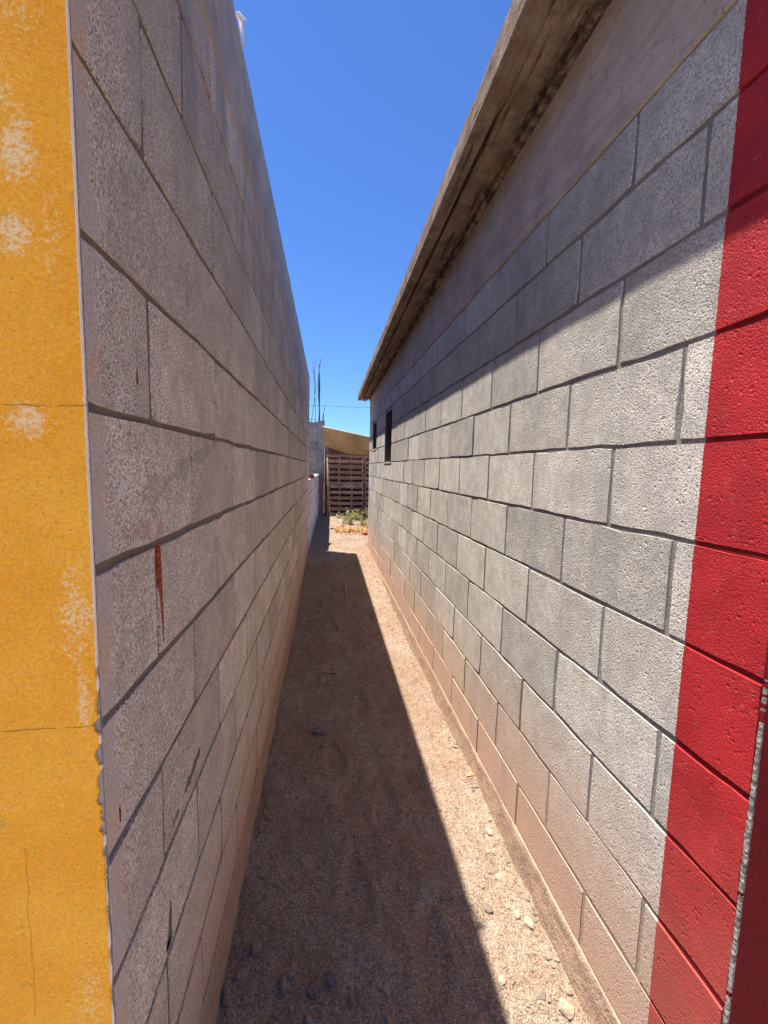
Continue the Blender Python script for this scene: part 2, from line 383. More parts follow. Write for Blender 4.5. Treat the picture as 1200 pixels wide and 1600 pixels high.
ys = axis([(-400, -60, 4), (-60, -8, 6), (-8, .7, 10), (.7, 2.4, 200), (2.4, 5, 150), (5, 12.5, 170), (12.5, 60, 10), (60, 600, 6)])
V = [(x, y, gz(x, y)) for y in ys for x in xs]; nx = len(xs)
F = [(j*nx+i, j*nx+i+1, (j+1)*nx+i+1, (j+1)*nx+i) for j in range(len(ys)-1) for i in range(nx-1)]
tag(mesh('ground', V, F, M['ground'], smooth=True), 'sandy brown dirt ground of the alley', kind='structure')

pv = MB(); pv.box((-9, -3.2, -.2), (9, .30, .035)).box((-9, -3.36, -.2), (9, -3.202, .045))  # unseen slab added to bounce sunlight onto the yellow front
M['bounce_slab'] = plain('pale concrete pavement', (.44, .40, .345), .9, .1, 8, bump=.002)
tag(pv.build('bounce_slab', M['bounce_slab']), 'added unseen pale slab bouncing sunlight onto the yellow front', kind='structure')

# ------------------------------------------------------------------ block walls
rng = random.Random(5)
def block_mesh(L, H, seed, nl=5, ns=3, depth=.016, slope=.0032, jit=.0011, hole=None):
    """face of one block in u (length), v (height), w (out); uneven arrises"""
    r = random.Random(seed); P = []
    for i in range(nl): P.append((L*i/nl, 0, 0, 1))
    for i in range(ns): P.append((L, H*i/ns, -1, 0))
    for i in range(nl): P.append((L-L*i/nl, H, 0, -1))
    for i in range(ns): P.append((0, H-H*i/ns, 1, 0))
    n = len(P); corner = {0, nl, nl+ns, 2*nl+ns}
    V = []; F = []
    for k, (u, v, a, b) in enumerate(P):
        j = r.gauss(0, jit)
        if r.random() < .10: j = abs(j) + .0025
        if k in corner:
            su = 1 if u == 0 else -1; sv = 1 if v == 0 else -1; q = slope + abs(r.gauss(0, .0012)) + (r.uniform(.003, .009) if r.random() < .14 else 0)
            V.append((u+su*q, v+sv*q, -.0004))
        else: V.append((u + a*(slope+j), v + b*(slope+j), 0))
    for u, v, a, b in P: V.append((u, v, -depth))
    F += [(k, n+k, n+(k+1) % n, (k+1) % n) for k in range(n)]
    F = [f[::-1] for f in F]
    F = [(k, (k+1) % n, n+(k+1) % n, n+k) for k in range(n)]
    F = [tuple(reversed(f)) for f in F]
    if hole is None: F.append(tuple(range(n)))
    else:
        hu, hv, hr, hd = hole; m = 12; base = len(V)
        rings = ((0, 1), (.003, 1.0), (.016, 2.3), (hd, 2.3))
        for dp, sc in rings:
            for k in range(m):
                q = 2*math.pi*k/m; rr = hr*sc*(1+.22*math.sin(q*3+1)+.1*math.sin(q*5)); V.append((hu+math.cos(q)*rr*1.6, hv+math.sin(q)*rr*.95, -dp))
        for j in range(len(rings)-1):
            F += [(base+j*m+(k+1) % m, base+j*m+k, base+(j+1)*m+k, base+(j+1)*m+(k+1) % m) for k in range(m)]
        F.append(tuple(base+(len(rings)-1)*m+k for k in range(m)))
        bm = bmesh.new(); vv = [bm.verts.new(V[k]) for k in range(n)] + [bm.verts.new(V[base+k]) for k in range(m)]
        ed = [bm.edges.new((vv[k], vv[(k+1) % n])) for k in range(n)] + [bm.edges.new((vv[n+k], vv[n+(k+1) % m])) for k in range(m)]
        res = bmesh.ops.triangle_fill(bm, use_beauty=True, use_dissolve=False, edges=ed, normal=(0, 0, 1)); bm.verts.index_update()
        for f in bm.faces: F.append(tuple((v.index if v.index < n else base+v.index-n) for v in f.verts))
        bm.free()
    return V, F
_cache = {}
def block_data(mat, L, H, var, **kw):
    key = (mat.name, round(L, 2), round(H, 2), var)
    if key not in _cache:
        V, F = block_mesh(L, H, hash((round(L, 2), round(H, 2), var)) & 0xffff, **kw)
        me = bpy.data.meshes.new('block'); me.from_pydata(V, [], F); me.update(); me.materials.append(mat); _cache[key] = (me, L, H)
    return _cache[key]
def block_wall(parent, mat, origin, udir, out, ulen, lines, heads, pitch, gap=.009, openings=(), jit=.0008, hole=None, near_mat=None, near_len=0):
    """origin + u*udir at height z; heads[i] = position of one head joint in course i"""
    u3 = Vector((*udir, 0)).normalized(); w3 = Vector((*out, 0)).normalized(); v3 = Vector((0, 0, 1))
    flip = u3.cross(v3).dot(w3) < 0
    for i in range(len(lines)-1):
        z0, z1 = lines[i], lines[i+1]; h0 = heads[i]
        while h0 > 0.02: h0 -= pitch
        cuts = [0.]; p = h0 + pitch
        while p < ulen - .05: cuts.append(p) if p > .05 else None; p += pitch
        cuts.append(ulen); pieces = []
        for a, b in zip(cuts, cuts[1:]): pieces.append((a, b))
        for (oa, ob, oz0, oz1) in openings:
            if oz0 < (z0+z1)/2 < oz1:
                new = []
                for a, b in pieces:
                    if b <= oa or a >= ob: new.append((a, b)); continue
                    if a < oa - .03: new.append((a, oa))
                    if b > ob + .03: new.append((ob, b))
                pieces = new
        for a, b in pieces:
            ga = 0 if a == 0 or any(abs(a-o[1]) < 1e-6 for o in openings) else gap*.5
            gb = 0 if b == ulen or any(abs(b-o[0]) < 1e-6 for o in openings) else gap*.5
            L = b-a-ga-gb; H = z1-z0-gap*rng.uniform(.65, 1.2); mt = near_mat if near_mat and (a < near_len) else mat
            if hole and abs(z0-hole[2]) < .01 and a < hole[0] < b:
                Vv, Ff = block_mesh(L, H, 77, hole=(hole[0]-a-ga, hole[1], .0105, .11))
                me = bpy.data.meshes.new('block'); me.from_pydata(Vv, [], Ff); me.update(); me.materials.append(mt); sx = sz = 1
            else:
                me, L0, H0 = block_data(mt, L, H, rng.randrange(6)); sx = L/L0; sz = H/H0
            o = bpy.data.objects.new('block', me); link(o, parent)
            start = (b-gb) if flip else (a+ga)
            base = Vector(origin) + u3*start + w3*rng.gauss(0, jit); base.z = z0 + gap/2
            uu = -u3 if flip else u3
            rot = Matrix((uu, v3, w3)).transposed() @ Matrix.Rotation(rng.gauss(0, .0022), 3, 'Y') @ Matrix.Rotation(rng.gauss(0, .0016), 3, 'Z')
            o.matrix_world = Matrix.Translation(base) @ rot.to_4x4() @ Matrix.Diagonal((sx, sz, 1, 1))

# --- right building: grey blocks, red corner, concrete eave
RX, RY0, RY1 = .712, .577, 6.90
right = empty('red_cornered_building', (RX, RY0, 0))
tag(right, 'grey block building on the right with red painted corner and overhanging concrete eave', 'building')
right_off = Matrix.Translation(right.location).inverted()
RL = [rel(z) for z in (-1.305, -1.135, -.939, -.740, -.538, -.334, -.131, .067, .262, .473, .667, .834)]
RHd = [.976, .777, .986, .776, .985, .784, .994, .80, 1.004, .792, .998]
OPEN = [(4.62-RY0, 5.14-RY0, rel(.067), rel(.667)), (5.98-RY0, 6.45-RY0, rel(.262), rel(.667))]
block_wall(right, M['blockR'], (RX, RY0, 0), (0, 1), (-1, 0), RY1-RY0, RL, [h-RY0 for h in RHd], .4085, .0060, OPEN, .0007, None, M['blockR_painted'], .1)
mc = MB(); x0, x1 = RX+.0036, RX+.15
ycuts = [RY0+.002, 4.62, 5.14, 5.98, 6.45, RY1-.002]; top = rel(1.19)
mc.box((x0, ycuts[0], -.1), (x1, ycuts[1], top)); mc.box((x0, ycuts[2], -.1), (x1, ycuts[3], top)); mc.box((x0, ycuts[4], -.1), (x1, ycuts[5], top))
mc.box((x0, ycuts[1], -.1), (x1, ycuts[2], rel(.067)-.001)); mc.box((x0, ycuts[1], rel(.667)+.001), (x1, ycuts[2], top))
mc.box((x0, ycuts[3], -.1), (x1, ycuts[4], rel(.262)-.001)); mc.box((x0, ycuts[3], rel(.667)+.001), (x1, ycuts[4], top))
mc.build('mortar_backing', M['mortarR'], right)
# the other walls, so that the rooms are closed
rest = MB(); rest.box((x1+.002, RY1-.15, -.1), (5.0, RY1-.002, top)).box((4.85, RY0+.16, -.1), (5.0, RY1-.152, top)).box((x1+.002, RY0+.16, -.09), (4.848, RY1-.152, .1))
rest.build('rear_walls', M['dark'], right)
# front wall, red
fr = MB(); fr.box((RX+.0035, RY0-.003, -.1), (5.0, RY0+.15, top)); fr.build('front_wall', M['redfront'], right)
# chipped arris where the paint has come off
V = []; F = []; W3 = []; n = 420; z0, z1 = .02, rel(-.28)
for i in range(n+1):
    z = z0+(z1-z0)*i/n; k = noise.fractal(Vector((1, 4, z*8)), 1, 2, 3); k2 = noise.fractal(Vector((7, 2, z*120)), 1, 2, 3)
    wd = max(.0, .0019+.0030*k+.0020*k2) * min(1, (z1-z)/.3); W3.append(wd)
    V += [(RX-.0010, RY0+wd, z), (RX+.001+.002*k2, RY0-.0036-.001*abs(k2), z), (RX+.0036+.5*wd, RY0-.0038, z)]
for i in range(n):
    a = 3*i
    if min(W3[i], W3[i+1]) > .0004: F += [(a, a+1, a+4, a+3), (a+1, a+2, a+5, a+4)]
mesh('chipped_edge', V, [f[::-1] for f in F], M['bare'], right)
# windows
for k, (a, b, c, d) in enumerate(OPEN):
    a += RY0; b += RY0; fx = RX+.095; f = MB(); t = .025
    f.box((RX+.010, a+.001, c+.006), (fx+.04, a+t, d-.001)).box((RX+.010, b-t, c+.006), (fx+.04, b-.001, d-.001)).box((fx, a+t, c+.006), (fx+.04, b-t, c+t)).box((RX+.011, a+t, d-t), (fx+.04, b-t, d-.001))  # dark lining added along the reveal so the opening reads as shaded
    w = f.build('window', M['frame'], right)
    MB().box((fx-.03, (a+b)/2-.014, c+t), (fx+.03, (a+b)/2+.014, d-t)).build('mullion', M['concrete'], w)
    for s in (0, 1):
        y0 = a+t+.001 if s == 0 else (a+b)/2+.017; y1 = (a+b)/2-.017 if s == 0 else b-t-.001
        MB().box((fx+.014+.008*s, y0, c+t+.001), (fx+.019+.008*s, y1, d-t-.001)).build('pane', M['glass'], w)
    MB().box((RX-.006, a-.012, c-.016), (RX+.11, b+.012, c+.004)).build('sill', M['band'], right)
# plaster ring beam under the eave
def eave_z(y): return rel(1.188 - .0205*(y-1.1))
def eave_x(y): return .497 + .0045*(y-1.1)
V = []; F = []; yy = axis([(RY0, 3, 60), (3, RY1, 40)])
for y in yy:
    for k, z in enumerate((RL[-1]+.001, RL[-1]+.004, (RL[-1]+eave_z(y))/2, eave_z(y)+.05)):
        b = .0012*noise.fractal(Vector((2, y*2.2, z*3)), 1, 2, 2)
        V.append((RX+.003 if k == 0 else RX-.0035+b*(k > 1), y, z))
for j in range(len(yy)-1):
    for k in range(3): F.append((4*j+k, 4*j+4+k, 4*j+5+k, 4*j+1+k))
mesh('plaster_band', V, [f[::-1] for f in F], M['band'], right)
# roof slab with a rough board-marked soffit
prof = [(0, .088), (-.001, .045), (0, .004), (.004, 0), (.028, .001), (.057, .000), (.0595, .034), (.070, .032), (.0705, -.004), (.10, -.005), (.135, -.004), (.160, -.003), (.166, .018), (.183, .020), (.186, .002), (.2, -.002), (.215, -.002)]
V = []; F = []; yy = axis([(-1.6, .6, 40), (.6, 3.2, 170), (3.2, 7.06, 150)]); np_ = len(prof)  # unseen forward part, past the front wall, added to shade the red front
for y in yy:
    ez, ex = eave_z(y), eave_x(y)
    for k, (px, pz) in enumerate(prof):
        q = Vector((px*30, y*7, k*.9)); nz = noise.fractal(q, 1, 2, 4); nn = noise.noise(Vector((px*60, y*38, k)))
        dx = .0035*nz + .0012*nn; dz = .0022*nz + .001*nn
        if k in (0, 1, 2, 3): e_ = .45 if k > 1 else 1; dx = e_*(.0038*noise.fractal(Vector((0, y*5, k*.35)), 1, 2, 4) + .0016*nn); dz = e_*.003*nz
        if 8 <= k <= 10: dz += .006*max(0, noise.noise(Vector((3, y*6, k*.5))))
        if 11 <= k <= 13:
            rag = noise.fractal(Vector((9, y*4.5, 0)), 1, 2, 4); dz *= 2.5; dx -= (.03*max(0, rag) if k in (11, 12) else 0); dz += .02*max(0, rag) if k > 11 else 0
        if k in (5, 6): dx += .004*noise.noise(Vector((5, y*3, 0)))
        if k in (6, 7): dz -= .028*max(0, min(1, 2*noise.noise(Vector((11, y*1.9, 0)))))
        V.append((ex+px+dx, y, ez+pz+dz))
for j in range(len(yy)-1):
    for k in range(np_-1): F.append((np_*j+k, np_*j+k+1, np_*(j+1)+k+1, np_*(j+1)+k))
nb = len(V)
for y in yy: V += [(eave_x(y)+.01, y, eave_z(y)+.094), (5.3, y, eave_z(y)+.094), (5.3, y, eave_z(y)-.002)]
for j in range(len(yy)-1):
    a, b = nb+3*j, nb+3*j+3
    F += [(np_*j, np_*(j+1), b, a), (a, b, b+1, a+1), (a+1, b+1, b+2, a+2), (a+2, b+2, np_*(j+1)+np_-1, np_*j+np_-1)]
e = len(yy)-1
F.append(tuple([np_*e+k for k in range(np_)] + [nb+3*e+2, nb+3*e+1, nb+3*e]))
F.append(tuple(reversed([k for k in range(np_)] + [nb+2, nb+1, nb])))
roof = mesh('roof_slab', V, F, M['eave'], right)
# footing of the right wall, dust covered
def footing(name, mat, parent, x_of, side, y0, y1, ztop):
    V = []; F = []; yy = axis([(y0, 3, 260), (3, y1, 140)]); pr = [(-.004, 0), (.0012, .0005), (.0030, -.004), (.003, -.03), (.003, -.06), (.004, -.09), (.006, -.125), (.008, -.2), (.010, -.30)]
    for y in yy:
        for k, (d, dz) in enumerate(pr):
            nz = noise.fractal(Vector((side*3, y*6, k*.7)), 1, 2, 4); n2 = noise.noise(Vector((side, y*30, k*1.3)))
            n3 = noise.noise(Vector((side, y*75, k*1.9))); dd = d + (.0015 if k < 3 else .007)*nz*(k > 0) + .0016*n2*(k > 0) + .0012*n3*(k > 2)
            V.append((x_of(y)+side*dd, y, ztop+dz+(.0018*nz+.0008*n2)*(k < 3)))
    n = len(pr)
    for j in range(len(yy)-1):
        for k in range(n-1):
            f = (n*j+k, n*(j+1)+k, n*(j+1)+k+1, n*j+k+1); F.append(f if side < 0 else f[::-1])
    return mesh(name, V, F, mat, parent, True)
footing('footing', M['footing'], right, lambda y: RX, -1, RY0+.01, RY1, RL[0])

# --- left building: block side wall, yellow front
LS, LC, LY0, LY1 = .0086, -.2824, .563, 6.66
def lx(y): return LC + LS*y
left = empty('yellow_fronted_building', (lx(LY0), LY0, 0))
tag(left, 'grey block building on the left with worn yellow painted front', 'building')
LL = [rel(z) for z in (-1.285, -1.097, -.908, -.710, -.527, -.334, -.134, .063, .261, .457, .655, .848, .995)]
LHd = [.953 if i % 2 == 0 else .755 for i in range(len(LL)-1)]
block_wall(left, M['blockL'], (lx(LY0), LY0, 0), (LS, 1), (1, -LS), LY1-LY0, LL, [h-LY0 for h in LHd], .4025, .0064, (), .0006, hole=(.762-LY0, .017, LL[2]), near_mat=M['blockL_marked'], near_len=.7)
def slanted(name, mat, d0, d1, y0, y1, z0, z1, parent):
    V = []
    for z in (z0, z1): V += [(lx(y0)+d0, y0, z), (lx(y0)+d1, y0, z), (lx(y1)+d1, y1, z), (lx(y1)+d0, y1, z)]
    return mesh(name, V, [(0,3,2,1),(4,5,6,7),(0,1,5,4),(1,2,6,5),(2,3,7,6),(3,0,4,7)], mat, parent)
mo = MB(); zh0, zh1 = LL[2]+.001, LL[2]+.06
for ya, yb, za, zb in ((LY0+.003, LY1-.001, -.1, zh0), (LY0+.003, LY1-.001, zh1, LL[-1]+.002), (LY0+.003, .69, zh0, zh1), (.84, LY1-.001, zh0, zh1)):
    n = len(mo.V); mo.box((0, ya, za), (1, yb, zb))
    for i in range(n, n+8): x, y, z = mo.V[i]; mo.V[i] = (lx(y) + (-.0036 if x else -.15), y, z)
mo.build('mortar_backing', M['mortarL'], left)
# plastered beam along the top
V = []; F = []; yy = axis([(LY0+.003, 2.5, 50), (2.5, LY1, 60)]); top = rel(1.31)
for y in yy:
    b = .0012*noise.fractal(Vector((4, y*2, 1)), 1, 2, 2); tz = top + .003*noise.fractal(Vector((8, y*1.3, 1)), 1, 2, 4) - .012*max(0, (y-6.3)/.36)**2
    for d, z in ((-.0024, LL[-1]+.0015), (.004+b, LL[-1]+.005), (.004-b, (LL[-1]+top)/2), (.003+b*.6, tz-.007), (-.006+b, tz), (-.16, tz)): V.append((lx(y)+d, y, z))
for j in range(len(yy)-1):
    for k in range(5): F.append((6*j+k, 6*j+6+k, 6*j+7+k, 6*j+1+k))
F.append(tuple(6*(len(yy)-1)+k for k in range(6)))
mesh('plaster_band', V, F, M['bandL'], left)
footing('footing', M['footing'], left, lx, 1, LY0+.01, LY1, LL[0])
# rest of the building
bb = MB(); bb.box((-5.0, LY0+.01, -.1), (lx(LY0)-.16, LY0+.15, rel(1.30))).box((-5.0, LY1-.15, -.1), (lx(LY1)-.16, LY1, rel(1.30))).box((-5.0, LY0+.152, -.1), (-4.85, LY1-.152, rel(1.30)))
bb.build('rear_walls', M['concrete'], left)
MB().box((-4.9, LY0+.1, rel(1.12)), (lx(LY0)-.17, LY1-.1, rel(1.22))).build('roof', M['concrete'], left)
# yellow render on the front, its edge broken away in places
chips = [(-.262, .010, .0035), (-.292, .010, .003), (-.306, .018, .0055), (-.3335, .013, .010), (-.372, .016, .0095), (-.41, .020, .0085), (-.432, .016, .0095), (-.455, .014, .006), (-.475, .010, .008), (-.507, .010, .0055),
         (-.54, .05, .0028), (-.60, .03, .003), (-.66, .02, .0025), (-.72, .03, .003), (-.80, .03, .002)]
edge = []; z = -.05; zt = rel(1.31)
while z < zt:
    zr = z-CAMZ; ind = .0004 + .0006*abs(noise.noise(Vector((3, 1, z*60))))
    for c, hh, dp in chips:
        q = abs(zr-c)/hh
        if q < 1: ind = max(ind, .85*dp*(1-q*q)*(1+.45*noise.noise(Vector((1, 1, z*240)))))
    edge.append((lx(LY0)+.0012-ind, z)); z += .002
V = []; F = []; th = .0045
for ex, z in edge: V += [(-5.0, LY0-th, z), (-.5, LY0-th, z), (ex-.0015, LY0-th, z), (ex, LY0-th+.002, z), (ex-.0005, LY0-.001, z)]
for j in range(len(edge)-1):
    for k in range(4): F.append((5*j+k, 5*j+k+1, 5*j+6+k, 5*j+5+k))
yf = mesh('painted_render', V, F, M['yellow'], left)
# bare concrete core of the corner behind the render
slanted('corner_core', M['concrete'], -.2, -.0010, LY0-.0015, LY0+.004, -.05, rel(1.30), left)

# --- low whitewashed wall, then the tall yard wall with its column
low = empty('low_yard_wall', (-.225, 6.72, gz(-.2, 6.7))); tag(low, 'low pale block wall continuing past the end of the left building', 'wall')
ld = Vector((.017, 1)).normalized()
lz = [rel(-1.40), rel(-1.21), rel(-1.01), rel(-.81), rel(-.61), rel(-.42), rel(-.235)]
block_wall(low, M['blockW'], (-.2255, 6.70, 0), tuple(ld), (ld.y, -ld.x), 5.2, lz, [.2, .4]*3, .4, .009)
V = []
for z in (-.1, lz[-1]-.001):
    for t, d in ((0, -.003), (5.2, -.003), (5.2, -.13), (0, -.13)): V.append((-.2255+ld.x*t+ld.y*d, 6.70+ld.y*t-ld.x*d, z))
mesh('mortar_backing', V, [(0,1,2,3),(7,6,5,4),(0,4,5,1),(1,5,6,2),(2,6,7,3),(3,7,4,0)], M['mortarF'], low)
V = []
for z in (lz[-1]+.001, lz[-1]+.03):
    for t, d in ((-.02, .006), (5.2, .006), (5.2, -.14), (-.02, -.14)): V.append((-.2255+ld.x*t+ld.y*d, 6.70+ld.y*t-ld.x*d, z))
mesh('coping', V, [(0,1,2,3),(7,6,5,4),(0,4,5,1),(1,5,6,2),(2,6,7,3),(3,7,4,0)], M['blockW'], low)

yard = empty('block_yard_wall', (-1, 12, gz(-.3, 12))); tag(yard, 'tall grey block yard wall behind the low wall, ending in a concrete column', 'wall')
yz = [rel(-1.35+.2*i) for i in range(14)]; yz[-1] = rel(1.19)
block_wall(yard, M['blockF'], (-2.6, 12.0, 0), (1, 0), (0, -1), 2.42, yz, [.22, .42]*7, .4, .010)
MB().box((-2.6, 12.003, -.1), (-.18, 12.14, yz[-1]-.001)).build('mortar_backing', M['mortarF'], yard)
V = []; F = []; zz = [-.1+i*.13 for i in range(21)]; zz[-1] = rel(1.235)
for z in zz:
    for x, y in ((-.179, 11.965), (.008, 11.965), (.008, 12.15), (-.179, 12.15)): V.append((x+.006*noise.noise(Vector((x*9, z*6, 1))), y+.006*noise.noise(Vector((z*5, x*9, 4))), z))
for j in range(len(zz)-1):
    for k in range(4): F.append((4*j+k, 4*j+(k+1) % 4, 4*j+4+(k+1) % 4, 4*j+4+k))
F.append((4*len(zz)-4, 4*len(zz)-3, 4*len(zz)-2, 4*len(zz)-1))
mesh('column', V, F, M['concrete'], yard)
def bar(pts, r): MB().tube([(x, y, rel(z)) for x, y, z in pts], r, 5).build('reinforcing_bar', M['rust'], yard, True)
bar([(-.16, 12.0, 1.1), (-.14, 12.0, 1.5), (-.165, 12.0, 1.9), (-.17, 12.0, 2.4), (-.115, 12.0, 2.86)], .011)
bar([(-.12, 12.03, 1.1), (-.135, 12.0, 1.6), (-.13, 12.0, 2.2), (-.16, 11.99, 2.72)], .011)
bar([(-.14, 12.06, 1.1), (-.13, 12.05, 1.45), (-.15, 12.05, 2.05), (-.145, 12.04, 2.5)], .013)
bar([(-.36, 12.05, 1.15), (-.30, 12.05, 1.55), (-.235, 12.05, 2.15), (-.29, 12.05, 2.45), (-.335, 12.05, 2.78)], .008)
bar([(-.24, 12.07, 1.15), (-.25, 12.06, 1.7), (-.29, 12.05, 2.3), (-.26, 12.05, 2.85)], .007)
bar([(-.02, 12.05, 1.1), (-.03, 12.05, 1.3), (.0, 12.05, 1.65)], .010)
bar([(-.05, 12.1, 1.1), (-.04, 12.1, 1.45)], .010)
bar([(-.42, 12.06, 1.17), (-.40, 12.06, 1.27), (-.25, 12.06, 1.27), (-.22, 12.06, 1.2)], .008)

# ------------------------------------------------------------------ pallets, tarpaulin and pole at the end of the alley
def pallet(x, y, z, w, h, label, seed):
    r = random.Random(seed); p = empty('wooden_pallet', (x+w/2, y, z)); tag(p, label, 'pallet', 'pallets stood on edge as a fence')
    ns = 6; st = (h-.08)/(ns-1)
    for s in (0.0, .33, .66, .965):
        MB().box((x+w*s, y, z+.002), (x+w*s+.036, y+.085, z+h-.002)).build('stringer', M['wood'], p)
    for k in range(ns):
        zz = z+.004+k*st; hh = r.choice((.075, .085, .095)); t = r.gauss(0, .006)
        V = []
        for xa, dz in ((x-.008+r.uniform(0, .02), -t), (x+w+.01-r.uniform(0, .02), t)):
            V += [(xa, y-.020, zz+dz), (xa, y-.001, zz+dz), (xa, y-.001, zz+hh+dz), (xa, y-.020, zz+hh+dz)]
        mesh('slat', V, [(0,1,2,3),(7,6,5,4),(0,4,5,1),(1,5,6,2),(2,6,7,3),(3,7,4,0)], M['wood'], p)
        if k % 2 == 0:
            MB().box((x, y+.086, zz), (x+w, y+.104, zz+.085)).build('slat', M['wood'], p)
    return p
gb = gz(.5, 11.4)
pallet(.085, 11.42, gb-.005, .96, .82, 'lower left wooden pallet of the fence, beside the leaning pole', 1)
pallet(.060, 11.44, gb+.82, .98, .80, 'upper left wooden pallet of the fence, under the tarpaulin end', 2)
pallet(1.075, 11.40, gb-.005, .98, .84, 'lower right wooden pallet of the fence, behind the weeds', 3)
pallet(1.065, 11.43, gb+.84, .98, .76, 'upper right wooden pallet of the fence, next to the building edge', 4)
bd = MB(); bd.box((.012, 11.60, gb-.02), (2.4, 11.62, gb+1.88)); tag(bd.build('shade_board', M['gap_shade']), 'added dark board giving the shade behind the pallets', 'board')  # added board, dark so the gaps between slats read as shade
pole = MB().tube([(.155, 11.26, gb-.05), (.12, 11.27, gb+.8), (.075, 11.28, gb+1.78)], [.024, .021, .019], 8).build('wooden_pole', M['wood'], None, True)
tag(pole, 'thin wooden pole leaning in front of the pallet fence', 'pole')
tarp = empty('tan_tarpaulin', (.5, 11.1, rel(.4))); tag(tarp, 'sagging tan tarpaulin roof above the pallet fence', 'tarpaulin')
V = []; F = []; nu, nv = 26, 12
for i in range(nu+1):
    x = -.03+2.6*i/nu
    zf = .94-.182*(x+.03); zb = .528-.30*min(x, .55)-.10*max(0, x-.55)
    for j in range(nv+1):
        t = j/nv; y = 10.70+.72*t; z = zf+(zb-zf)*t - .05*math.sin(math.pi*t)*(.6+.5*noise.noise(Vector((x*2, 1, 1)))) + .012*noise.noise(Vector((x*6, y*6, 2)))
        V.append((x, y, rel(z)))
for i in range(nu):
    for j in range(nv): F.append((i*(nv+1)+j, i*(nv+1)+j+1, (i+1)*(nv+1)+j+1, (i+1)*(nv+1)+j))
sh = mesh('sheet', V, F, M['tarp'], tarp, True)
md = sh.modifiers.new('thickness', 'SOLIDIFY'); md.thickness = .004
MB().tube([(-.05+2.6*i/10, 10.69, rel(.955-.182*2.6*i/10)) for i in range(11)], .016, 6).build('front_batten', M['batten'], tarp, True)
MB().tube([(.125, 10.86, rel(.76)), (.45, 11.05, rel(.555)), (.79, 11.25, rel(.395))], .010, 5).build('brace', M['batten'], tarp, True)
MB().tube([(.012, 10.71, gb+.0), (.0, 10.70, rel(.5)), (-.02, 10.69, rel(.97))], .010, 6).build('support_rod', M['rust'], tarp, True) if False else None

bk = MB(); bk.box((-.10, -.045, 0), (.10, .045, .07)); b = bk.build('brick', M['brick']); b.location = (-.235, 7.35, lz[-1]+.03); b.rotation_euler = (0, 0, 1.2)
tag(b, 'dark red brick lying on top of the low pale wall', 'brick')

# white scrap caught on top of the left wall
V = [(0, 0, -.01), (.03, .01, -.008), (.024, .05, .012), (.004, .06, .03), (-.012, .02, .035), (.014, .028, .045), (.038, .034, .022), (.055, .042, .020), (.030, .075, -.01), (.02, .12, -.045), (.012, .10, -.03), (.006, .15, -.06)]
F = [(0,1,2,3), (0,3,4), (3,5,4), (3,2,6,5), (2,7,6), (1,8,2), (2,8,10,3), (8,9,10), (9,11,10)]
s = mesh('plastic_scrap', V, F, M['white']); s.scale = (.5, .6, .45); s.location = (lx(1.47)+.002, 1.455, rel(1.314)); md = s.modifiers.new('thickness', 'SOLIDIFY'); md.thickness = .004
tag(s, 'torn white plastic scrap caught on the top edge of the left wall', 'plastic scrap')

# ------------------------------------------------------------------ stones, twigs, gravel
def stone(x, y, size, label, seed, mat=None, sq=(1, .8, .6), rz=0, sink=.3):
    bm = bmesh.new(); bmesh.ops.create_icosphere(bm, subdivisions=2, radius=1)
    for v in bm.verts:
        d = v.co.normalized(); k = 1+.42*noise.noise(d*1.2+Vector((seed*3.1, 1, 2)))+.20*noise.noise(d*2.6+Vector((seed, 5, 2)))
        v.co = Vector((d.x*sq[0], d.y*sq[1], d.z*sq[2]))*k*size
    me = bpy.data.meshes.new('stone'); bm.to_mesh(me); bm.free(); me.materials.append(mat or M['stone'])
    o = bpy.data.objects.new('stone', me); o.location = (x, y, gz(x, y)+size*sq[2]*(.35-sink)); o.rotation_euler = (0, 0, rz); link(o)
    return tag(o, label, 'stone', 'loose stones on the alley floor')
stone(-.008, 2.26, .034, 'largest reddish stone in the shade, mid alley near the left wall', 1, None, (1, .85, .7), .4, .15)
stone(.012, 2.14, .016, 'small stone just in front of the largest shaded stone', 2)
stone(-.186, 1.185, 0.0216, 'pale grey stone near the foot of the left wall, farther of two', 3, None, (.8, .8, .9), 0, .1)
stone(-.255, 1.09, 0.0240, 'angular dark stone touching the left wall foot at bottom left', 4, None, (.6, 1, .9), .3, .15)
stone(-.100, 1.09, 0.0204, 'elongated shaded stone, second from the left wall along the bottom', 5, None, (.55, 1.2, .7), .2, .1)
stone(-.078, 1.125, 0.0216, 'flat shaded stone lying behind the elongated one', 6, None, (1.1, .7, .5), .6)
stone(-.012, 1.068, 0.0216, 'rounded shaded stone at the bottom centre left', 7, None, (.8, 1, .8), 0, .12)
stone(.038, 1.085, 0.0240, 'blackish upright stone at the bottom centre in shade', 8, None, (.8, .8, 1), 1, .1)
stone(.088, 1.030, .015, 'small pale edged shaded stone right of the blackish one', 9, None, (.6, 1, .9), .1, .1)
stone(-.028, 1.000, .017, 'shaded stone cut by the lower picture edge, left of centre', 10, None, (.7, 1, .8), .3, .1)
stone(.175, .965, .022, 'shaded stone cut by the lower picture edge, right of centre', 11, None, (.8, 1, .8), .2, .12)
stone(.520, 1.028, .019, 'pale triangular stone in the sunny strip nearest the shadow edge', 12, M['pebble'], (1, .8, .6), .9, .3)
stone(.607, .978, .015, 'small dark grey stone in the sunny strip near the bottom', 13, None, (1, .7, .6), .2, .2)
stone(.672, 1.170, .020, 'rounded grey stone against the right footing, lower of the row', 14, M['pebble'], (.8, 1, .6), .2, .3)
stone(.645, 1.205, .015, 'small stone beside the rounded grey stone at the right footing', 15, M['pebble'], (1, .8, .5), 1.2, .3)
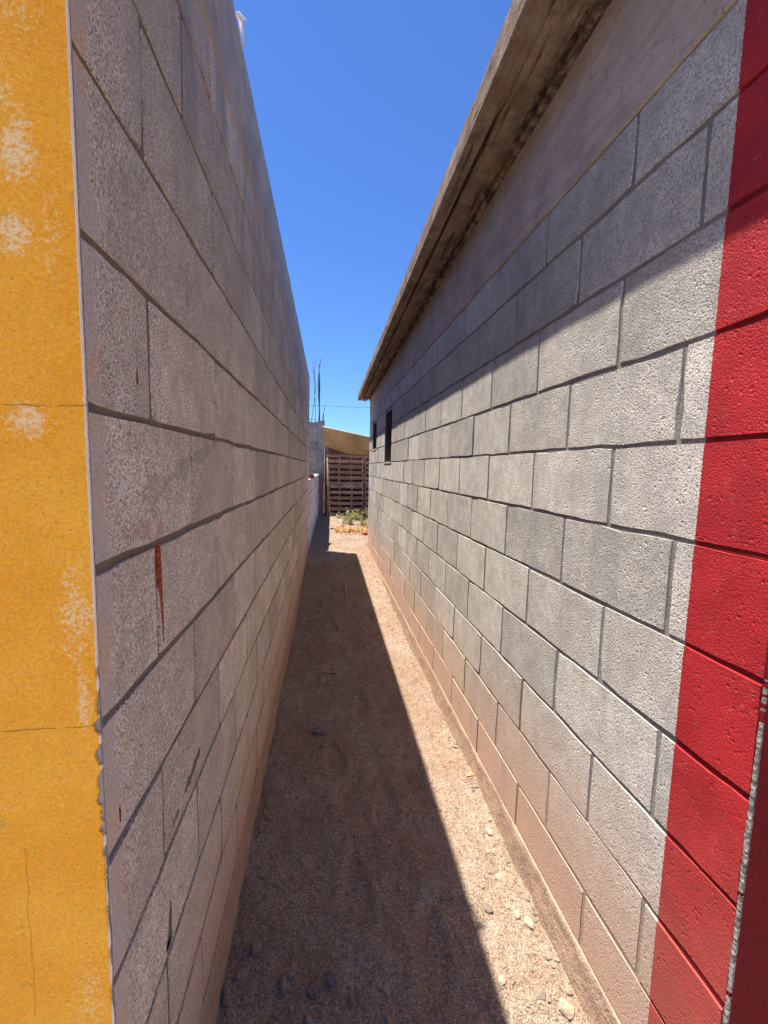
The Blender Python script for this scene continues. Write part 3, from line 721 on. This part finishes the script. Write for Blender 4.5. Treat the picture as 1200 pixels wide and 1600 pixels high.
stone(.645, 1.330, .026, 'flat tan stone lying in the sunny strip by the right footing', 16, M['pebble'], (.8, 1.2, .4), .3, .3)
stone(.668, 1.50, .018, 'tan stone half buried beside the right footing, mid strip', 17, M['pebble'], (.8, 1, .5), .3, .3)
stone(.556, 1.228, .013, 'little square grey stone alone in the middle of the sunny strip', 18, None, (1, 1, .6), .3, .2)
stone(.665, .945, .022, 'whitish stone against the right footing at the picture bottom', 19, M['pebble'], (.9, 1, .6), .3, .3)
stone(.17, 2.30, .018, 'small brown stone in the shade right of the largest stone', 20, M['pebble'], (1.1, .8, .5), .3, .2)
def twig(pts, r, label, n='twig'):
    t = MB().tube([(x, y, gz(x, y)+.006) for x, y in pts], r, 5).build(n, M['twig'], None, True); return tag(t, label, 'twig')
twig([(.40, 1.275), (.425, 1.27), (.455, 1.278)], .0035, 'short dark twig at the edge of the shadow, lower right')
twig([(.0, 2.93), (.05, 2.95), (.10, 2.93)], .008, 'pale flat stick across the shaded path beyond the largest stone')
twig([(.245, 4.55), (.255, 4.75), (.262, 4.95)], .012, 'pale stick pointing along the shaded path, far part')
lf = mesh('dry_leaf', [(0, 0, .004), (.02, .012, .012), (.042, .006, .006), (.03, -.014, .014), (.01, -.012, .01)], [(0, 1, 2, 3, 4)], M['leafdry'])
lf.location = (.672, 1.80, gz(.672, 1.80)+.004); lf.modifiers.new('thickness', 'SOLIDIFY').thickness = .0015; tag(lf, 'curled dry orange leaf by the right footing', 'leaf')

rp = random.Random(11); V = []; F = []; ICO = None
bm = bmesh.new(); bmesh.ops.create_icosphere(bm, subdivisions=1, radius=1); IV = [v.co.copy() for v in bm.verts]; IF = [tuple(v.index for v in f.verts) for f in bm.faces]; bm.free()
def pebble(x, y, s):
    n = len(V); z = gz(x, y); a = rp.random()*6.28; ca, sa = math.cos(a), math.sin(a); sx, sy, sz = s*rp.uniform(.7, 1.3), s*rp.uniform(.6, 1.1), s*rp.uniform(.4, .8)
    for v in IV:
        k = rp.uniform(.72, 1.2); px, py, pz = v.x*sx*k, v.y*sy*k, v.z*sz*k
        V.append((x+px*ca-py*sa, y+px*sa+py*ca, z+pz+sz*rp.uniform(.1, .15)))
    F.extend(tuple(n+i for i in f) for f in IF)
for i in range(6500):
    y = .75+3.2*rp.random()**1.6; x = rp.uniform(-.27, .70); pebble(x, y, min(.0105, .0018+rp.expovariate(1/.0016)))
for i in range(1500):
    y = 3.2+8.5*rp.random(); x = rp.uniform(-.22, .70) if y < 7 else rp.uniform(-.15, 1.8); pebble(x, y, min(.03, .005+rp.expovariate(1/.004)))
for i in range(650):                                   # drift of small stones along the right footing
    y = .8+5.5*rp.random()**1.4; x = .70-abs(rp.gauss(0, .045)); pebble(x, y, min(.014, .003+rp.expovariate(1/.003)))
for i in range(420):
    y = .9+5.0*rp.random(); x = -.245+abs(rp.gauss(0, .04)); pebble(x, y, min(.014, .003+rp.expovariate(1/.003)))
tag(mesh('gravel', V, F, M['pebble']), 'small loose gravel scattered over the dirt floor', 'gravel', kind='stuff')

# ------------------------------------------------------------------ weeds and litter at the end of the alley
def leaf(V, F, p, d, up, L, w):
    s = d.cross(up).normalized(); n = len(V)
    V += [p, p+d*L*.45+s*w+up*L*.06, p+d*L, p+d*L*.45-s*w+up*L*.06]; F.append((n, n+1, n+2, n+3))
def weed(x, y, h, spread, nst, label, seed):
    r = random.Random(seed); z = gz(x, y); p = empty('weed', (x, y, z)); tag(p, label, 'weed', 'weeds at the end of the alley')
    st = MB(); V = []; F = []; V2 = []; F2 = []
    for i in range(nst):
        a = r.random()*6.28; lean = r.uniform(.1, 1)*spread; hh = h*r.uniform(.5, 1); bx, by = x+r.gauss(0, spread*.35), y+r.gauss(0, spread*.3)
        pts = [Vector((bx+math.cos(a)*lean*t*t, by+math.sin(a)*lean*t*t, z-.01+hh*t)) for t in (0, .35, .7, 1)]
        st.tube(pts, [.004, .0035, .003, .0015], 4)
        for k in range(13):
            t = r.uniform(.1, 1); q = pts[0].lerp(pts[-1], t); b = r.random()*6.28
            d = Vector((math.cos(b), math.sin(b), r.uniform(.1, 1.1))).normalized()
            tgt = (V2, F2) if (t > .75 and r.random() < .4) else (V, F)
            leaf(*tgt, q, d, Vector((0, 0, 1)), r.uniform(.04, .11), r.uniform(.004, .009))
    st.build('stem', M['weed'], p); mesh('foliage', V, F, M['weed'], p)
    if V2: mesh('seed_heads', V2, F2, M['weed2'], p)
weed(.62, 9.7, .36, .16, 15, 'tall yellow green weed clump nearest the pallets, left of the patch', 1)
weed(.86, 9.3, .24, .18, 15, 'bushy weed clump in the middle of the patch', 2)
weed(1.07, 9.8, .42, .15, 14, 'upright weed clump close to the right building corner', 3)
weed(.45, 9.9, .2, .14, 10, 'small pale weed tuft on the left of the patch', 4)
weed(.80, 10.4, .30, .2, 12, 'weed clump at the foot of the pallets, half hidden', 5)
V = []; F = []; r = random.Random(3)
for i in range(900):
    x = r.uniform(.22, 1.25); y = 8.75+.24*(x-.2)*-.6+r.gauss(0, .22); z = gz(x, y)+r.uniform(0, .05)
    d = Vector((r.gauss(0, 1), r.gauss(0, 1), r.gauss(0, .5))).normalized(); leaf(V, F, Vector((x, y, z)), d, Vector((0, 0, 1)), r.uniform(.03, .08), r.uniform(.008, .02))
tag(mesh('leaf_litter', V, F, M['leafdry']), 'dry orange leaf litter in front of the weeds', 'litter', kind='stuff')
rs = MB(); rs.box((-.06, -.03, 0), (.06, .03, .035)); o = rs.build('plastic_scrap', M['redscrap'])
for v in o.data.vertices: v.co += Vector((.02*v.co.z/.035*v.co.y*8, 0, .01*math.sin(v.co.x*40)))
o.location = (.80, 8.2, gz(.80, 8.2)+.002); o.rotation_euler = (.1, .12, .4); tag(o, 'crumpled red plastic scrap at the corner of the right building', 'plastic scrap')
for i, (x, y, sz, lb) in enumerate(((.40, 10.9, .07, 'pale lump of rubble at the pallet foot, left'), (.55, 11.0, .09, 'larger pale lump of rubble at the pallet foot, right'), (.16, 9.0, .06, 'pinkish broken lump at the edge of the far shade'))):
    o = stone(x, y, sz, lb, 40+i, M['bare'], (1, .8, .8), i, .15); o['category'] = 'rubble'; o['group'] = 'rubble at the end of the alley'; o.name = 'rubble_lump'

cb = MB().tube([(-40+80*i/24, 45, 7.9-.35*math.sin(math.pi*i/24)) for i in range(25)], .014, 5).build('power_cable', M['cable'], None, True)
tag(cb, 'thin power cable crossing the sky far behind the yard', 'cable')
# keep every part in place under the moved roots
bpy.context.view_layer.update()
for root in [o for o in C.objects if o.type == 'EMPTY']:
    inv = Matrix.Translation(root.location).inverted()
    for ch in root.children: ch.matrix_parent_inverse = inv
